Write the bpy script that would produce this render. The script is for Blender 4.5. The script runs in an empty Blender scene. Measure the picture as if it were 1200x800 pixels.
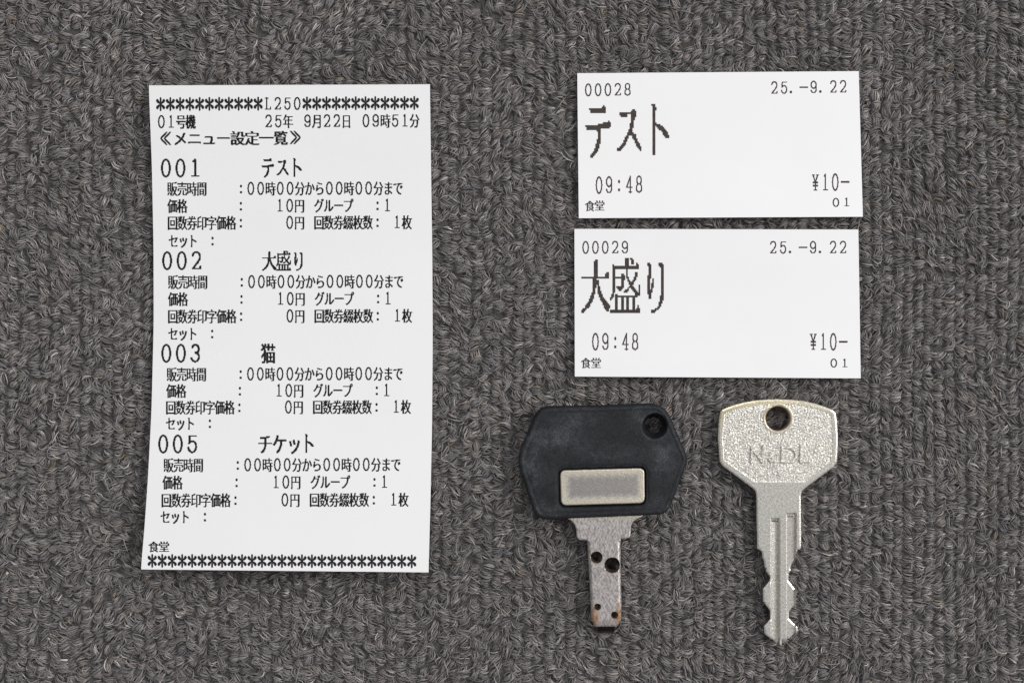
import bpy, math, random
import numpy as np
from mathutils import Vector
from mathutils.geometry import delaunay_2d_cdt

# ------------------------------------------------------------------ camera, light, exposure
SC = bpy.context.scene
COL = SC.collection
PX = 0.1775e-3                 # one photo pixel on the carpet surface, in metres
FPX = 1200 * 50 / 36.0         # focal length in photo pixels (50 mm lens, 36 mm wide frame)
DIST = FPX * PX                # camera height over the carpet
cam_data = bpy.data.cameras.new('camera')
cam_data.lens = 50; cam_data.sensor_width = 36
cam_data.clip_start = 0.01; cam_data.clip_end = 20
cam = bpy.data.objects.new('camera', cam_data); COL.objects.link(cam)
cam.location = (0, 0, DIST)
SC.camera = cam
SC.view_settings.view_transform = 'Standard'
SC.view_settings.look = 'None'
SC.view_settings.exposure = 0.0
SC.view_settings.gamma = 1.0
SC.view_settings.use_curve_mapping = False

world = bpy.data.worlds.new('World'); SC.world = world
world.use_nodes = True
wn = world.node_tree; wn.nodes.clear()
wo = wn.nodes.new('ShaderNodeOutputWorld'); wb = wn.nodes.new('ShaderNodeBackground')
wb.inputs['Strength'].default_value = 0.50
# the room: brighter towards the window side (upper right), dimmer behind the photographer
wt = wn.nodes.new('ShaderNodeTexCoord'); wd = wn.nodes.new('ShaderNodeVectorMath'); wd.operation = 'DOT_PRODUCT'
wd.inputs[1].default_value = (0.68, 0.48, 0.45)
wr = wn.nodes.new('ShaderNodeMapRange'); wr.inputs['From Min'].default_value = -0.75; wr.inputs['From Max'].default_value = 0.95
wr.inputs['To Min'].default_value = 0.0; wr.inputs['To Max'].default_value = 1.0
wm = wn.nodes.new('ShaderNodeMix'); wm.data_type = 'RGBA'
wm.inputs[6].default_value = (0.30, 0.30, 0.31, 1); wm.inputs[7].default_value = (1.55, 1.56, 1.58, 1)
wn.links.new(wt.outputs['Generated'], wd.inputs[0]); wn.links.new(wd.outputs['Value'], wr.inputs['Value'])
wn.links.new(wr.outputs[0], wm.inputs[0]); wn.links.new(wm.outputs[2], wb.inputs['Color'])
wn.links.new(wb.outputs[0], wo.inputs[0])

def area(name, loc, size, power, color, sy=None):
    L = bpy.data.lights.new(name, 'AREA'); L.energy = power; L.color = color
    L.shape = 'RECTANGLE'; L.size = size; L.size_y = sy or size
    o = bpy.data.objects.new(name, L); COL.objects.link(o)
    o.location = loc
    o.rotation_euler = (Vector((0, 0, 0)) - Vector(loc)).to_track_quat('-Z', 'Y').to_euler()
    return o
area('window_light', (0.87, 0.24, 0.80), 0.50, 8.9, (1.0, 0.985, 0.96))
area('ceiling_light', (-0.10, 0.80, 0.95), 0.6, 3.0, (0.95, 0.975, 1.0))  # added fill lamp, placed so that top edges glint

def at(px, py, z=0.0):
    """photo pixel -> point of the place at height z"""
    k = (DIST - z) / FPX
    return ((px - 600) * k, (400 - py) * k, z)

# ------------------------------------------------------------------ materials
class Mat:
    def __init__(s, name):
        s.m = bpy.data.materials.new(name); s.m.use_nodes = True
        s.t = s.m.node_tree; s.t.nodes.clear()
        s.out = s.n('ShaderNodeOutputMaterial'); s.b = s.n('ShaderNodeBsdfPrincipled')
        s.l(s.b.outputs[0], s.out.inputs[0])
    def n(s, kind, **kw):
        nd = s.t.nodes.new(kind)
        for k, v in kw.items():
            if k.startswith('i_'):
                key = k[2:].replace('_', ' '); nd.inputs[key].default_value = v
            else: setattr(nd, k, v)
        return nd
    def l(s, a, b): s.t.links.new(a, b)
    def set(s, **kw):
        for k, v in kw.items(): s.b.inputs[k.replace('_', ' ')].default_value = v
    def noise(s, scale, detail=4, rough=0.55, coord=None, dist=0.0):
        nd = s.n('ShaderNodeTexNoise'); nd.inputs['Scale'].default_value = scale
        nd.inputs['Detail'].default_value = detail; nd.inputs['Roughness'].default_value = rough
        nd.inputs['Distortion'].default_value = dist
        s.l(coord or s.coord(), nd.inputs['Vector']); return nd.outputs['Fac']
    def coord(s, scale=None):
        if not hasattr(s, '_tc'): s._tc = s.n('ShaderNodeNewGeometry')
        if scale is None: return s._tc.outputs['Position']
        mp = s.n('ShaderNodeMapping'); mp.inputs['Scale'].default_value = scale
        s.l(s._tc.outputs['Position'], mp.inputs['Vector']); return mp.outputs[0]
    def ramp(s, fac, stops):
        r = s.n('ShaderNodeValToRGB'); e = r.color_ramp.elements
        while len(e) < len(stops): e.new(0.5)
        for el, (p, c) in zip(e, stops):
            el.position = p; el.color = (c, c, c, 1) if isinstance(c, (int, float)) else (*c, 1)
        s.l(fac, r.inputs[0]); return r.outputs[0]
    def mix(s, fac, a, b, mode='MIX'):
        m = s.n('ShaderNodeMix', data_type='RGBA', blend_type=mode)
        for sock, v in ((m.inputs[0], fac), (m.inputs[6], a), (m.inputs[7], b)):
            if isinstance(v, (int, float)): sock.default_value = v
            elif isinstance(v, tuple): sock.default_value = (*v, 1)
            else: s.l(v, sock)
        return m.outputs[2]
    def bump(s, h, dist, strength=1.0, prev=None):
        b = s.n('ShaderNodeBump'); b.inputs['Strength'].default_value = strength
        b.inputs['Distance'].default_value = dist
        s.l(h, b.inputs['Height'])
        if prev is not None: s.l(prev, b.inputs['Normal'])
        s.l(b.outputs[0], s.b.inputs['Normal']); return b.outputs[0]

def mat_paper(name, col):
    M = Mat(name); M.set(Roughness=0.5, Specular_IOR_Level=0.3)
    n = M.noise(900, 5); n2 = M.noise(45, 3)
    c = M.mix(M.ramp(n2, [(0.35, 0.0), (0.65, 1.0)]), tuple(v * 0.985 for v in col), col)
    M.l(c, M.b.inputs['Base Color'])
    b = M.bump(n, 0.00002, 0.35)
    M.bump(n2, 0.0004, 0.25, b)
    return M.m
def mat_ink(name, col, faded):
    M = Mat(name); M.set(Roughness=0.55, Specular_IOR_Level=0.25)
    n = M.noise(3500, 3)
    M.l(M.mix(M.ramp(n, [(0.35, 0.0), (0.7, 1.0)]), col, faded), M.b.inputs['Base Color'])
    return M.m
M_RECEIPT = mat_paper('receipt_paper', (0.805, 0.797, 0.802))
M_TICKET = mat_paper('ticket_paper', (0.805, 0.797, 0.805))
M_INK = mat_ink('receipt_ink', (0.008, 0.006, 0.008), (0.022, 0.018, 0.021))
M_INK2 = mat_ink('ticket_ink', (0.040, 0.031, 0.028), (0.066, 0.052, 0.046))

def mat_fibre():
    M = Mat('carpet_fibre'); M.set(Roughness=0.62, Specular_IOR_Level=0.35)
    a = M.n('ShaderNodeAttribute', attribute_name='yarn')
    big = M.noise(30, 4)
    M.l(M.mix(0.6, a.outputs['Color'], M.ramp(big, [(0.3, 0.8), (0.7, 1.0)]), 'MULTIPLY'), M.b.inputs['Base Color'])
    M.set(Sheen_Weight=0.15)
    return M.m
def mat_backing():
    M = Mat('carpet_backing'); M.set(Roughness=0.95)
    n = M.noise(2500, 5)
    M.l(M.ramp(n, [(0.3, (0.05, 0.047, 0.045)), (0.75, (0.13, 0.122, 0.118))]), M.b.inputs['Base Color'])
    M.bump(n, 0.0006, 1.0)
    return M.m
def mat_rubber():
    M = Mat('black_rubber'); M.set(Roughness=0.6, Specular_IOR_Level=0.22)
    a = M.n('ShaderNodeAttribute', attribute_name='wear')
    fine = M.noise(3000, 6, 0.7); pit = M.noise(1300, 5, 0.65, dist=1.2)
    fl = M.ramp(M.noise(2700, 4, 0.7, dist=3.0), [(0.55, 0.0), (0.60, 1.0)])
    grey = M.ramp(M.noise(620, 7, 0.75, dist=0.6), [(0.38, 0.08), (0.62, 0.62)])
    f = M.mix(1.0, M.mix(0.8, grey, fl, 'MULTIPLY'), a.outputs['Color'], 'MULTIPLY')
    base = M.mix(M.ramp(fine, [(0.42, 0.0), (0.60, 1.0)]), (0.0042, 0.0047, 0.0062), (0.0125, 0.0135, 0.017))
    base = M.mix(M.mix(1.0, fine, a.outputs['Color'], 'MULTIPLY'), base, (0.016, 0.0175, 0.021))
    M.l(M.mix(f, base, (0.27, 0.285, 0.31)), M.b.inputs['Base Color'])
    b = M.bump(fine, 0.00016, 0.8); M.bump(pit, 0.00020, 0.4, b)
    return M.m
def mat_metal(name, col, dark, rough, bump_scale, bump_d, grit=0.0, stretch=None, mottle=420, dark_tone=(0.02, 0.018, 0.016)):
    M = Mat(name); M.set(Metallic=1.0)
    a = M.n('ShaderNodeAttribute', attribute_name='wear')      # r rust, g warm worn nickel, b coarse cast texture
    sep = M.n('ShaderNodeSeparateColor'); M.l(a.outputs['Color'], sep.inputs[0])
    n = M.noise(bump_scale, 5, 0.6, M.coord(stretch) if stretch else None)
    n2 = M.noise(mottle, 8, 0.75, M.coord(stretch) if stretch else None)
    c = M.mix(M.ramp(n2, [(0.38, 0.0), (0.60, 1.0)]), dark, col)
    c = M.mix(sep.outputs[1], c, M.mix(1.0, c, (1.0, 0.92, 0.70), 'MULTIPLY'))
    rn = M.ramp(M.noise(900, 7, 0.75), [(0.36, 0.45), (0.56, 1.0)])
    rf = M.mix(1.0, rn, sep.outputs[0], 'MULTIPLY')
    c = M.mix(rf, c, M.mix(M.ramp(M.noise(2000, 4), [(0.35, 0.0), (0.7, 1.0)]), (0.17, 0.075, 0.03), (0.42, 0.24, 0.11)))
    if not grit:
        gn = M.ramp(M.noise(2800, 5, 0.7), [(0.3, 0.72), (0.6, 1.0)])
        c = M.mix(M.mix(1.0, sep.outputs[2], gn, 'MULTIPLY'), c, dark_tone)  # mixes in a darker tone: dirt on the plate, inside of the dimples
    M.l(c, M.b.inputs['Base Color'])
    m = M.n('ShaderNodeMath', operation='MULTIPLY_ADD'); m.inputs[1].default_value = -0.85; m.inputs[2].default_value = 1.0
    M.l(rf, m.inputs[0]); M.l(m.outputs[0], M.b.inputs['Metallic'])
    M.l(M.ramp(n2, [(0.3, rough + 0.1), (0.7, rough - 0.04)]), M.b.inputs['Roughness'])
    b = M.bump(n, bump_d, 0.6)
    M.b.inputs['Anisotropic'].default_value = 0.0
    if grit:
        g1 = M.noise(3400, 3, 0.6, M.coord((1.0, 1.0, 1.0)), 0.8)
        vm = M.mix(1.0, g1, sep.outputs[2], 'MULTIPLY')
        M.bump(vm, grit, 1.0, b)
    return M.m
M_FIBRE = mat_fibre(); M_BACK = mat_backing(); M_RUBBER = mat_rubber()
M_STEEL = mat_metal('worn_steel', (0.80, 0.75, 0.735), (0.30, 0.275, 0.27), 0.25, 2600, 0.00005, stretch=(1.0, 0.55, 1.0), mottle=2500)
M_PLATE = mat_metal('satin_plate', (0.70, 0.67, 0.61), (0.50, 0.475, 0.44), 0.42, 3600, 0.00010, mottle=2600, dark_tone=(0.27, 0.25, 0.245))
M_NICKEL = mat_metal('cast_nickel', (0.82, 0.795, 0.75), (0.46, 0.445, 0.42), 0.24, 4200, 0.00006, grit=0.00025, mottle=2200)
M_DARK = mat_metal('dark_tip', (0.03, 0.03, 0.032), (0.012, 0.012, 0.013), 0.5, 3000, 0.00005)  # near-black metal over the whole tip part

# ------------------------------------------------------------------ object helpers
def link(name, verts, faces, mat, parent=None, smooth=False, sharp=38, attr=None, attr_name='wear'):
    me = bpy.data.meshes.new(name)
    verts = np.asarray(verts, dtype=np.float64)
    org = np.array(parent['origin'][:]) if parent is not None else (np.array([(verts[:, 0].min() + verts[:, 0].max()) / 2, (verts[:, 1].min() + verts[:, 1].max()) / 2, verts[:, 2].min()]))
    v = verts - org
    me.from_pydata([tuple(p) for p in v], [], [tuple(int(i) for i in f) for f in faces])
    if attr is not None:
        ca = me.color_attributes.new(attr_name, 'FLOAT_COLOR', 'POINT')
        a = np.ones((len(v), 4), dtype=np.float32); a[:, :3] = attr
        ca.data.foreach_set('color', a.ravel())
    me.materials.append(mat)
    if smooth:
        me.polygons.foreach_set('use_smooth', [True] * len(me.polygons))
        me.set_sharp_from_angle(angle=math.radians(sharp))
    me.update()
    o = bpy.data.objects.new(name, me); COL.objects.link(o)
    if parent is not None: o.parent = parent
    else: o.location = org
    return o
def thing(name, label, cat, origin, group=None):
    o = bpy.data.objects.new(name, None); COL.objects.link(o)
    o.empty_display_size = 0.01
    o.location = origin; o['origin'] = list(origin)
    o['label'] = label; o['category'] = cat
    if group: o['group'] = group
    return o

# signed distance (positive inside) of points to a closed polygon
def sdf(P, poly):
    P = np.asarray(P, float); V = np.asarray(poly, float); n = len(V)
    d = np.full(len(P), 1e9); ins = np.zeros(len(P), bool)
    for i in range(n):
        a = V[i]; b = V[(i + 1) % n]; e = b - a; L = e @ e
        if L < 1e-12: continue
        t = np.clip(((P - a) @ e) / L, 0, 1)
        d = np.minimum(d, np.hypot(*(P - a - t[:, None] * e).T))
        if a[1] != b[1]:
            ins ^= ((a[1] > P[:, 1]) != (b[1] > P[:, 1])) & (P[:, 0] < (b[0] - a[0]) * (P[:, 1] - a[1]) / (b[1] - a[1]) + a[0])
    return np.where(ins, d, -d)
def seg_dist(P, pts):
    d = np.full(len(P), 1e9)
    for a, b in zip(pts, pts[1:]):
        a = np.array(a, float); b = np.array(b, float); e = b - a; L = max(e @ e, 1e-9)
        t = np.clip(((P - a) @ e) / L, 0, 1)
        d = np.minimum(d, np.hypot(*(P - a - t[:, None] * e).T))
    return d
def sstep(a, b, x):
    t = np.clip((x - a) / (b - a), 0, 1); return t * t * (3 - 2 * t)
def rounded(poly, r, n=5):
    """round polygon corners; r is one radius or one per corner"""
    out = []; N = len(poly)
    for i in range(N):
        p = np.array(poly[i], float); a = np.array(poly[i - 1], float); b = np.array(poly[(i + 1) % N], float)
        ri = r[i] if isinstance(r, (list, tuple)) else r
        da = a - p; db = b - p; la = np.hypot(*da); lb = np.hypot(*db)
        t = min(ri, la * 0.48, lb * 0.48)
        if t < 0.05: out.append(tuple(p)); continue
        s = p + da / la * t; e = p + db / lb * t
        for k in range(n + 1):
            u = k / n; out.append(tuple((1 - u) ** 2 * s + 2 * u * (1 - u) * p + u * u * e))
    return out
def densify(poly, step):
    out = []; N = len(poly)
    for i in range(N):
        a = np.array(poly[i], float); b = np.array(poly[(i + 1) % N], float)
        m = max(1, int(math.ceil(np.hypot(*(b - a)) / step)))
        for k in range(m): out.append(tuple(a + (b - a) * k / m))
    return out
def circle(cx, cy, r, n=40):
    return [(cx + r * math.cos(2 * math.pi * i / n), cy + r * math.sin(2 * math.pi * i / n)) for i in range(n)]
def offset_ring(poly, d):
    V = np.array(poly, float); prv = np.roll(V, 1, 0); nxt = np.roll(V, -1, 0)
    t = nxt - prv; t /= np.maximum(np.hypot(*t.T), 1e-9)[:, None]
    nrm = np.stack([-t[:, 1], t[:, 0]], 1)
    area2 = np.sum(V[:, 0] * nxt[:, 1] - nxt[:, 0] * V[:, 1])
    if area2 < 0: nrm = -nrm
    return V + nrm * d

def relief(name, outer, holes, zfun, zbot, mat, parent, step=1.0, rings=(0.5, 1.1, 1.8), feats=(), wear=None, ztop=0.003, sharp=38):
    """a solid plate: outline in photo pixels, top surface z(x, y), vertical walls, flat underside"""
    outer = densify(outer, step); holes = [densify(h, step * 0.8) for h in holes]
    pts = [tuple(p) for p in outer]; edges = []
    edges += [(i, (i + 1) % len(outer)) for i in range(len(outer))]
    for h in holes:
        b = len(pts); pts += h; edges += [(b + i, b + (i + 1) % len(h)) for i in range(len(h))]
    nb = len(pts)
    for f in feats:                                    # crisp closed or open feature lines
        closed, line = f
        d = densify(line, step * 0.7) if closed else [tuple(np.array(a) + (np.array(b) - np.array(a)) * k / 24) for a, b in zip(line, line[1:]) for k in range(24)] + [line[-1]]
        s = sdf(d, outer)
        b = len(pts); ok = s > 0.15
        pts += d; n = len(d)
        edges += [(b + i, b + (i + 1) % n) for i in range(n if closed else n - 1) if ok[i] and ok[(i + 1) % n]]
    V = np.array(outer)
    x0, y0 = V.min(0); x1, y1 = V.max(0)
    def allsd(P):
        s = sdf(P, outer)
        for h in holes: s = np.minimum(s, -sdf(P, h))
        return s
    cand = []
    for r in rings:
        for c in [outer] + holes:
            q = offset_ring(c, r if c is outer else -r)
            cand.append(q[allsd(q) > r * 0.85])
    gx, gy = np.meshgrid(np.arange(x0, x1, step), np.arange(y0, y1, step))
    gx = gx.copy(); gx[1::2] += step / 2
    g = np.stack([gx.ravel(), gy.ravel()], 1)
    rm = max(rings) if rings else 0.0
    cand.append(g[allsd(g) > rm + step * 0.45])
    inner = np.concatenate(cand)
    keep = np.ones(len(pts), bool)
    pts2 = np.concatenate([np.array(pts), inner])
    co, _e, fa, *_ = delaunay_2d_cdt([Vector(p) for p in pts2], edges, [], 0, 1e-4, False)
    co = np.array([tuple(c) for c in co]); fa = np.array([tuple(f) for f in fa if len(f) == 3])
    cen = co[fa].mean(1); fa = fa[allsd(cen) > 0]
    # orient counterclockwise in the world (photo y runs down)
    A = co[fa]; ar = (A[:, 1, 0] - A[:, 0, 0]) * (A[:, 2, 1] - A[:, 0, 1]) - (A[:, 2, 0] - A[:, 0, 0]) * (A[:, 1, 1] - A[:, 0, 1])
    fa = np.where((ar > 0)[:, None], fa[:, ::-1], fa)
    z = zfun(co)
    k0 = (DIST - ztop) / FPX
    X = (co[:, 0] - 600) * k0; Y = (400 - co[:, 1]) * k0
    top = np.stack([X, Y, z], 1)
    # boundary edges
    E = np.concatenate([fa[:, [0, 1]], fa[:, [1, 2]], fa[:, [2, 0]]])
    key = np.sort(E, 1); u, inv, cnt = np.unique(key, axis=0, return_inverse=True, return_counts=True)
    B = E[cnt[inv.ravel()] == 1]
    bi = np.unique(B); mp = {int(v): j for j, v in enumerate(bi)}; n = len(top); m = len(bi)
    wt = top[bi]; wb_ = wt.copy(); wb_[:, 2] = zbot
    verts = np.concatenate([top, wt, wb_])
    faces = [tuple(f) for f in fa]
    faces += [(n + mp[int(b)], n + mp[int(a)], n + m + mp[int(a)], n + m + mp[int(b)]) for a, b in B]
    w = None
    if wear is not None:
        wv = wear(co); w = np.concatenate([wv, wv[bi], wv[bi]])
    o = link(name, verts, faces, mat, parent, smooth=True, sharp=sharp, attr=w)
    return o

# dot rows of the printed characters, 24 dots wide, one number per row
GLYPH_K = {
 'か': (0, 0, 49152, 57344, 49152, 49184, 114736, 130104, 8388120, 2196252, 99084, 230286, 197510, 197383, 459524, 393984, 393984, 918272, 788224, 1836544, 1574400, 3734528, 1079296, 0),
 'で': (0, 0, 0, 0, 4092, 4194240, 8128000, 3072, 6168, 12364, 12396, 24628, 24608, 24576, 57344, 24576, 24576, 28672, 14336, 7168, 3840, 2016, 224, 0),
 'ま': (0, 0, 3072, 3072, 3072, 1048568, 64512, 7168, 7168, 7168, 793848, 1048560, 3072, 7168, 3072, 3072, 130048, 397184, 789952, 789616, 789560, 465936, 258048, 0),
 'ら': (0, 0, 32768, 129024, 8128, 128, 0, 458752, 393216, 393216, 393216, 401280, 979424, 1032304, 983096, 917560, 786488, 56, 48, 112, 480, 130944, 130048, 0),
 'グ': (0, 12, 16486, 28726, 57368, 57344, 131056, 114800, 196720, 458848, 917728, 1835232, 7864768, 2097600, 896, 768, 1792, 3584, 7168, 14336, 57344, 245760, 983040, 262144),
 'ケ': (0, 0, 114688, 114688, 114688, 229376, 229376, 524286, 524286, 919296, 1967872, 1836800, 7866112, 3147520, 3584, 3584, 7168, 7168, 14336, 30720, 61440, 122880, 98304, 0),
 'セ': (0, 0, 0, 98304, 98304, 98304, 98304, 98556, 122872, 260144, 8372336, 7438432, 98528, 98752, 99200, 98304, 98304, 98304, 98304, 114688, 114744, 65528, 0, 0),
 'チ': (0, 0, 0, 1008, 1048512, 1047552, 7168, 7168, 7168, 7168, 7168, 8388606, 7168, 7168, 7168, 6144, 14336, 14336, 28672, 57344, 122880, 507904, 196608, 0),
 'ッ': (0, 0, 0, 0, 0, 0, 0, 4096, 14384, 931896, 931896, 400496, 466032, 458864, 196832, 224, 448, 896, 1920, 3840, 7680, 30720, 126976, 49152),
 'ト': (0, 0, 0, 114688, 49152, 49152, 49152, 49152, 49152, 57344, 63488, 65280, 51136, 49392, 49200, 49152, 49152, 49152, 49152, 49152, 49152, 114688, 49152, 0),
 'ニ': (0, 0, 0, 0, 0, 0, 1048560, 1048560, 0, 0, 0, 0, 0, 0, 0, 0, 0, 0, 4194300, 8388604, 2097156, 0, 0, 0),
 'プ': (0, 14, 19, 49, 51, 4194302, 120, 48, 112, 112, 96, 224, 224, 192, 448, 896, 1792, 3584, 7168, 14336, 61440, 507904, 196608, 0),
 'メ': (0, 0, 0, 112, 112, 224, 224, 458944, 246208, 123328, 29568, 16128, 7936, 3840, 8064, 14784, 30944, 61552, 122936, 491544, 983040, 1966080, 1572864, 0),
 'ュ': (0, 0, 0, 0, 0, 0, 0, 0, 0, 262016, 524224, 448, 448, 448, 448, 448, 448, 896, 896, 896, 2097148, 2097144, 0, 0),
 'ル': (0, 0, 0, 198144, 200192, 200192, 200192, 232960, 200192, 200192, 200192, 200192, 200192, 200192, 462342, 462350, 396828, 921144, 790128, 1839072, 3673984, 7341824, 0, 0),
 'ー': (0, 0, 0, 0, 0, 0, 0, 0, 0, 0, 0, 4194300, 4194302, 0, 0, 0, 0, 0, 0, 0, 0, 0, 0, 0),
 '一': (0, 0, 0, 0, 0, 0, 0, 0, 0, 0, 0, 16777215, 16777215, 0, 0, 0, 0, 0, 0, 0, 0, 0, 0, 0),
 '価': (0, 458752, 393216, 524286, 917502, 789728, 1576160, 3673312, 3673312, 7929854, 16383998, 14273766, 1690854, 1690854, 1690854, 1690854, 1690854, 1690854, 1690854, 1690854, 1690854, 1703934, 1949702, 1605632),
 '円': (0, 0, 0, 4194302, 3151886, 3151886, 3151886, 3151886, 3151886, 3151886, 3151886, 3151886, 4194302, 3145742, 3145742, 3145742, 3145742, 3145742, 3145742, 3145742, 3145742, 3145742, 7340044, 3145980),
 '分': (0, 65536, 98688, 229824, 196800, 458848, 393328, 786480, 1835032, 3670028, 7864334, 7340016, 24688, 24688, 57456, 49264, 49264, 114800, 98400, 229472, 458848, 917728, 3674048, 2101120),
 '券': (0, 7168, 399456, 202944, 211136, 4194296, 28672, 24576, 24576, 57344, 8388606, 229760, 458944, 917600, 4063352, 8388606, 4251874, 49376, 49376, 114880, 229568, 458944, 1969600, 3149696),
 '印': (0, 16384, 245760, 2033662, 3671566, 3147278, 3147278, 3147278, 3147278, 3147278, 4187662, 3147278, 3147278, 3147278, 3147278, 3147278, 3147278, 3171854, 4179468, 8128124, 6292992, 1536, 3584, 1536),
 '号': (0, 0, 1048560, 917616, 917552, 917552, 917552, 1048568, 0, 0, 0, 8388606, 8388606, 229376, 458752, 458752, 524272, 112, 112, 112, 112, 224, 6624, 8128),
 '回': (0, 0, 8388606, 7340046, 7340046, 7340046, 7340046, 7340046, 7470990, 7438734, 7438734, 7438734, 7438734, 7438734, 7438734, 7470990, 7470990, 7340046, 7340046, 7340046, 7340046, 8388606, 8388606, 7340046),
 '堂': (0, 792624, 923696, 399456, 399424, 8388606, 6291462, 6291462, 6291462, 7864302, 393312, 393312, 393312, 524256, 6144, 6144, 6144, 2097144, 15360, 6144, 6144, 6144, 8388606, 0),
 '売': (0, 6144, 6144, 8388606, 8388606, 6144, 6144, 14336, 2097144, 0, 0, 0, 4194300, 3145740, 7340046, 3261196, 115456, 99072, 99072, 197382, 460550, 918278, 3933182, 6291456),
 '字': (0, 14336, 6144, 7168, 8388606, 7340046, 7340046, 7340046, 524224, 524224, 384, 1792, 3072, 6144, 6144, 8388606, 6144, 6144, 6144, 6144, 6144, 6144, 14336, 126976),
 '定': (0, 14336, 7168, 7168, 8388606, 7340046, 7340046, 7340046, 7340046, 1048560, 7168, 7168, 7168, 465920, 400384, 925688, 924672, 990208, 2038784, 2071552, 3791872, 3734528, 7356415, 6293502),
 '年': (0, 196608, 458752, 393216, 1048574, 790016, 1838080, 1575936, 3148800, 6295040, 524284, 396288, 396288, 396288, 396288, 396288, 921088, 16777215, 3072, 3072, 3072, 3072, 3584, 3072),
 '数': (0, 205184, 3355008, 1794944, 1262336, 459520, 8387583, 492316, 1034008, 1799960, 3346200, 6294936, 3512, 393648, 8384752, 815344, 1597664, 1597664, 1884400, 491952, 246552, 943628, 7871494, 4200450),
 '日': (0, 0, 0, 1048560, 786480, 786480, 786480, 786480, 786480, 786480, 786480, 786480, 1048560, 786480, 786480, 786480, 786480, 786480, 786480, 786480, 786480, 1048560, 1835064, 786480),
 '時': (0, 384, 384, 8356224, 6406142, 6390144, 6390144, 6390144, 6390144, 6422527, 8355896, 7569464, 6389816, 6389816, 6422527, 6389816, 6395960, 7575608, 8358968, 6293048, 6293048, 56, 56, 496),
 '月': (0, 0, 524272, 917616, 917552, 917552, 917552, 917552, 1048560, 1048560, 917552, 917552, 917552, 917552, 917616, 1048560, 786480, 1835056, 1572912, 1572912, 3670064, 7340080, 14682096, 4196320),
 '枚': (0, 919296, 919040, 919040, 921088, 921088, 8376319, 8379420, 924696, 932888, 949272, 1994296, 2033200, 2065968, 4113248, 4121440, 7226304, 7209408, 13500864, 918496, 919152, 924728, 931854, 942086),
 '格': (0, 919296, 919040, 921088, 921596, 924696, 8387640, 8386096, 943968, 918464, 2032064, 2032608, 2066032, 4103196, 4093967, 7274492, 7215132, 13506588, 5117980, 923676, 923676, 923676, 925692, 923660),
 '機': (0, 1849104, 1848120, 1860400, 1862510, 1892348, 16776184, 1880856, 1850174, 1863654, 3997694, 4128674, 4137912, 8286620, 8257535, 8155584, 16544220, 14449112, 1867000, 1896176, 1885411, 1950195, 2066239, 2034718),
 '猫': (0, 2300976, 7576624, 4135984, 2031614, 2031615, 4070448, 8264752, 15146104, 458752, 458752, 491518, 1012622, 2060686, 4157838, 7827854, 6782974, 4682702, 487822, 487822, 487822, 425982, 4095998, 3960846),
 '綴': (0, 786432, 819198, 1574406, 1574412, 3352268, 3349624, 6688312, 8265532, 15480934, 815554, 1769600, 3342336, 3375102, 8357446, 4294342, 9836, 736364, 7281784, 7151160, 7184184, 7090300, 13394382, 49538),
 '覧': (0, 896, 4191104, 3245054, 4192254, 3175936, 3702496, 4193392, 3244088, 8386584, 0, 1048560, 917616, 917616, 1048560, 917552, 1048560, 917616, 917616, 1048560, 116486, 231175, 2033662, 7865342),
 '設': (0, 1835008, 921592, 396856, 265784, 16772664, 3128, 7224, 4167738, 8386591, 12288, 0, 8388604, 16380, 7196, 4168728, 8375864, 7456368, 7456736, 7455680, 7455712, 8376184, 8387647, 3174414),
 '販': (0, 30, 8359928, 6395904, 6395904, 6395904, 7444480, 8361984, 6395904, 6397950, 6397454, 7446028, 8363532, 6396700, 6396696, 6396312, 8370608, 12528, 12512, 3879136, 3269104, 6415256, 6342158, 52230),
 '間': (0, 0, 4188158, 3171854, 3171854, 3204622, 4188158, 3171854, 3171854, 4188158, 3145742, 3145742, 3145742, 3276686, 3244430, 3244430, 3261326, 3276686, 3244430, 3244430, 3261326, 3276558, 7438348, 3145980),
 '食': (0, 6144, 15360, 32256, 58112, 102848, 465120, 1972348, 8388590, 4587616, 393312, 393440, 524256, 393312, 393312, 524256, 393272, 397360, 400608, 395136, 393664, 424160, 1040440, 786456),
}
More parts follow.
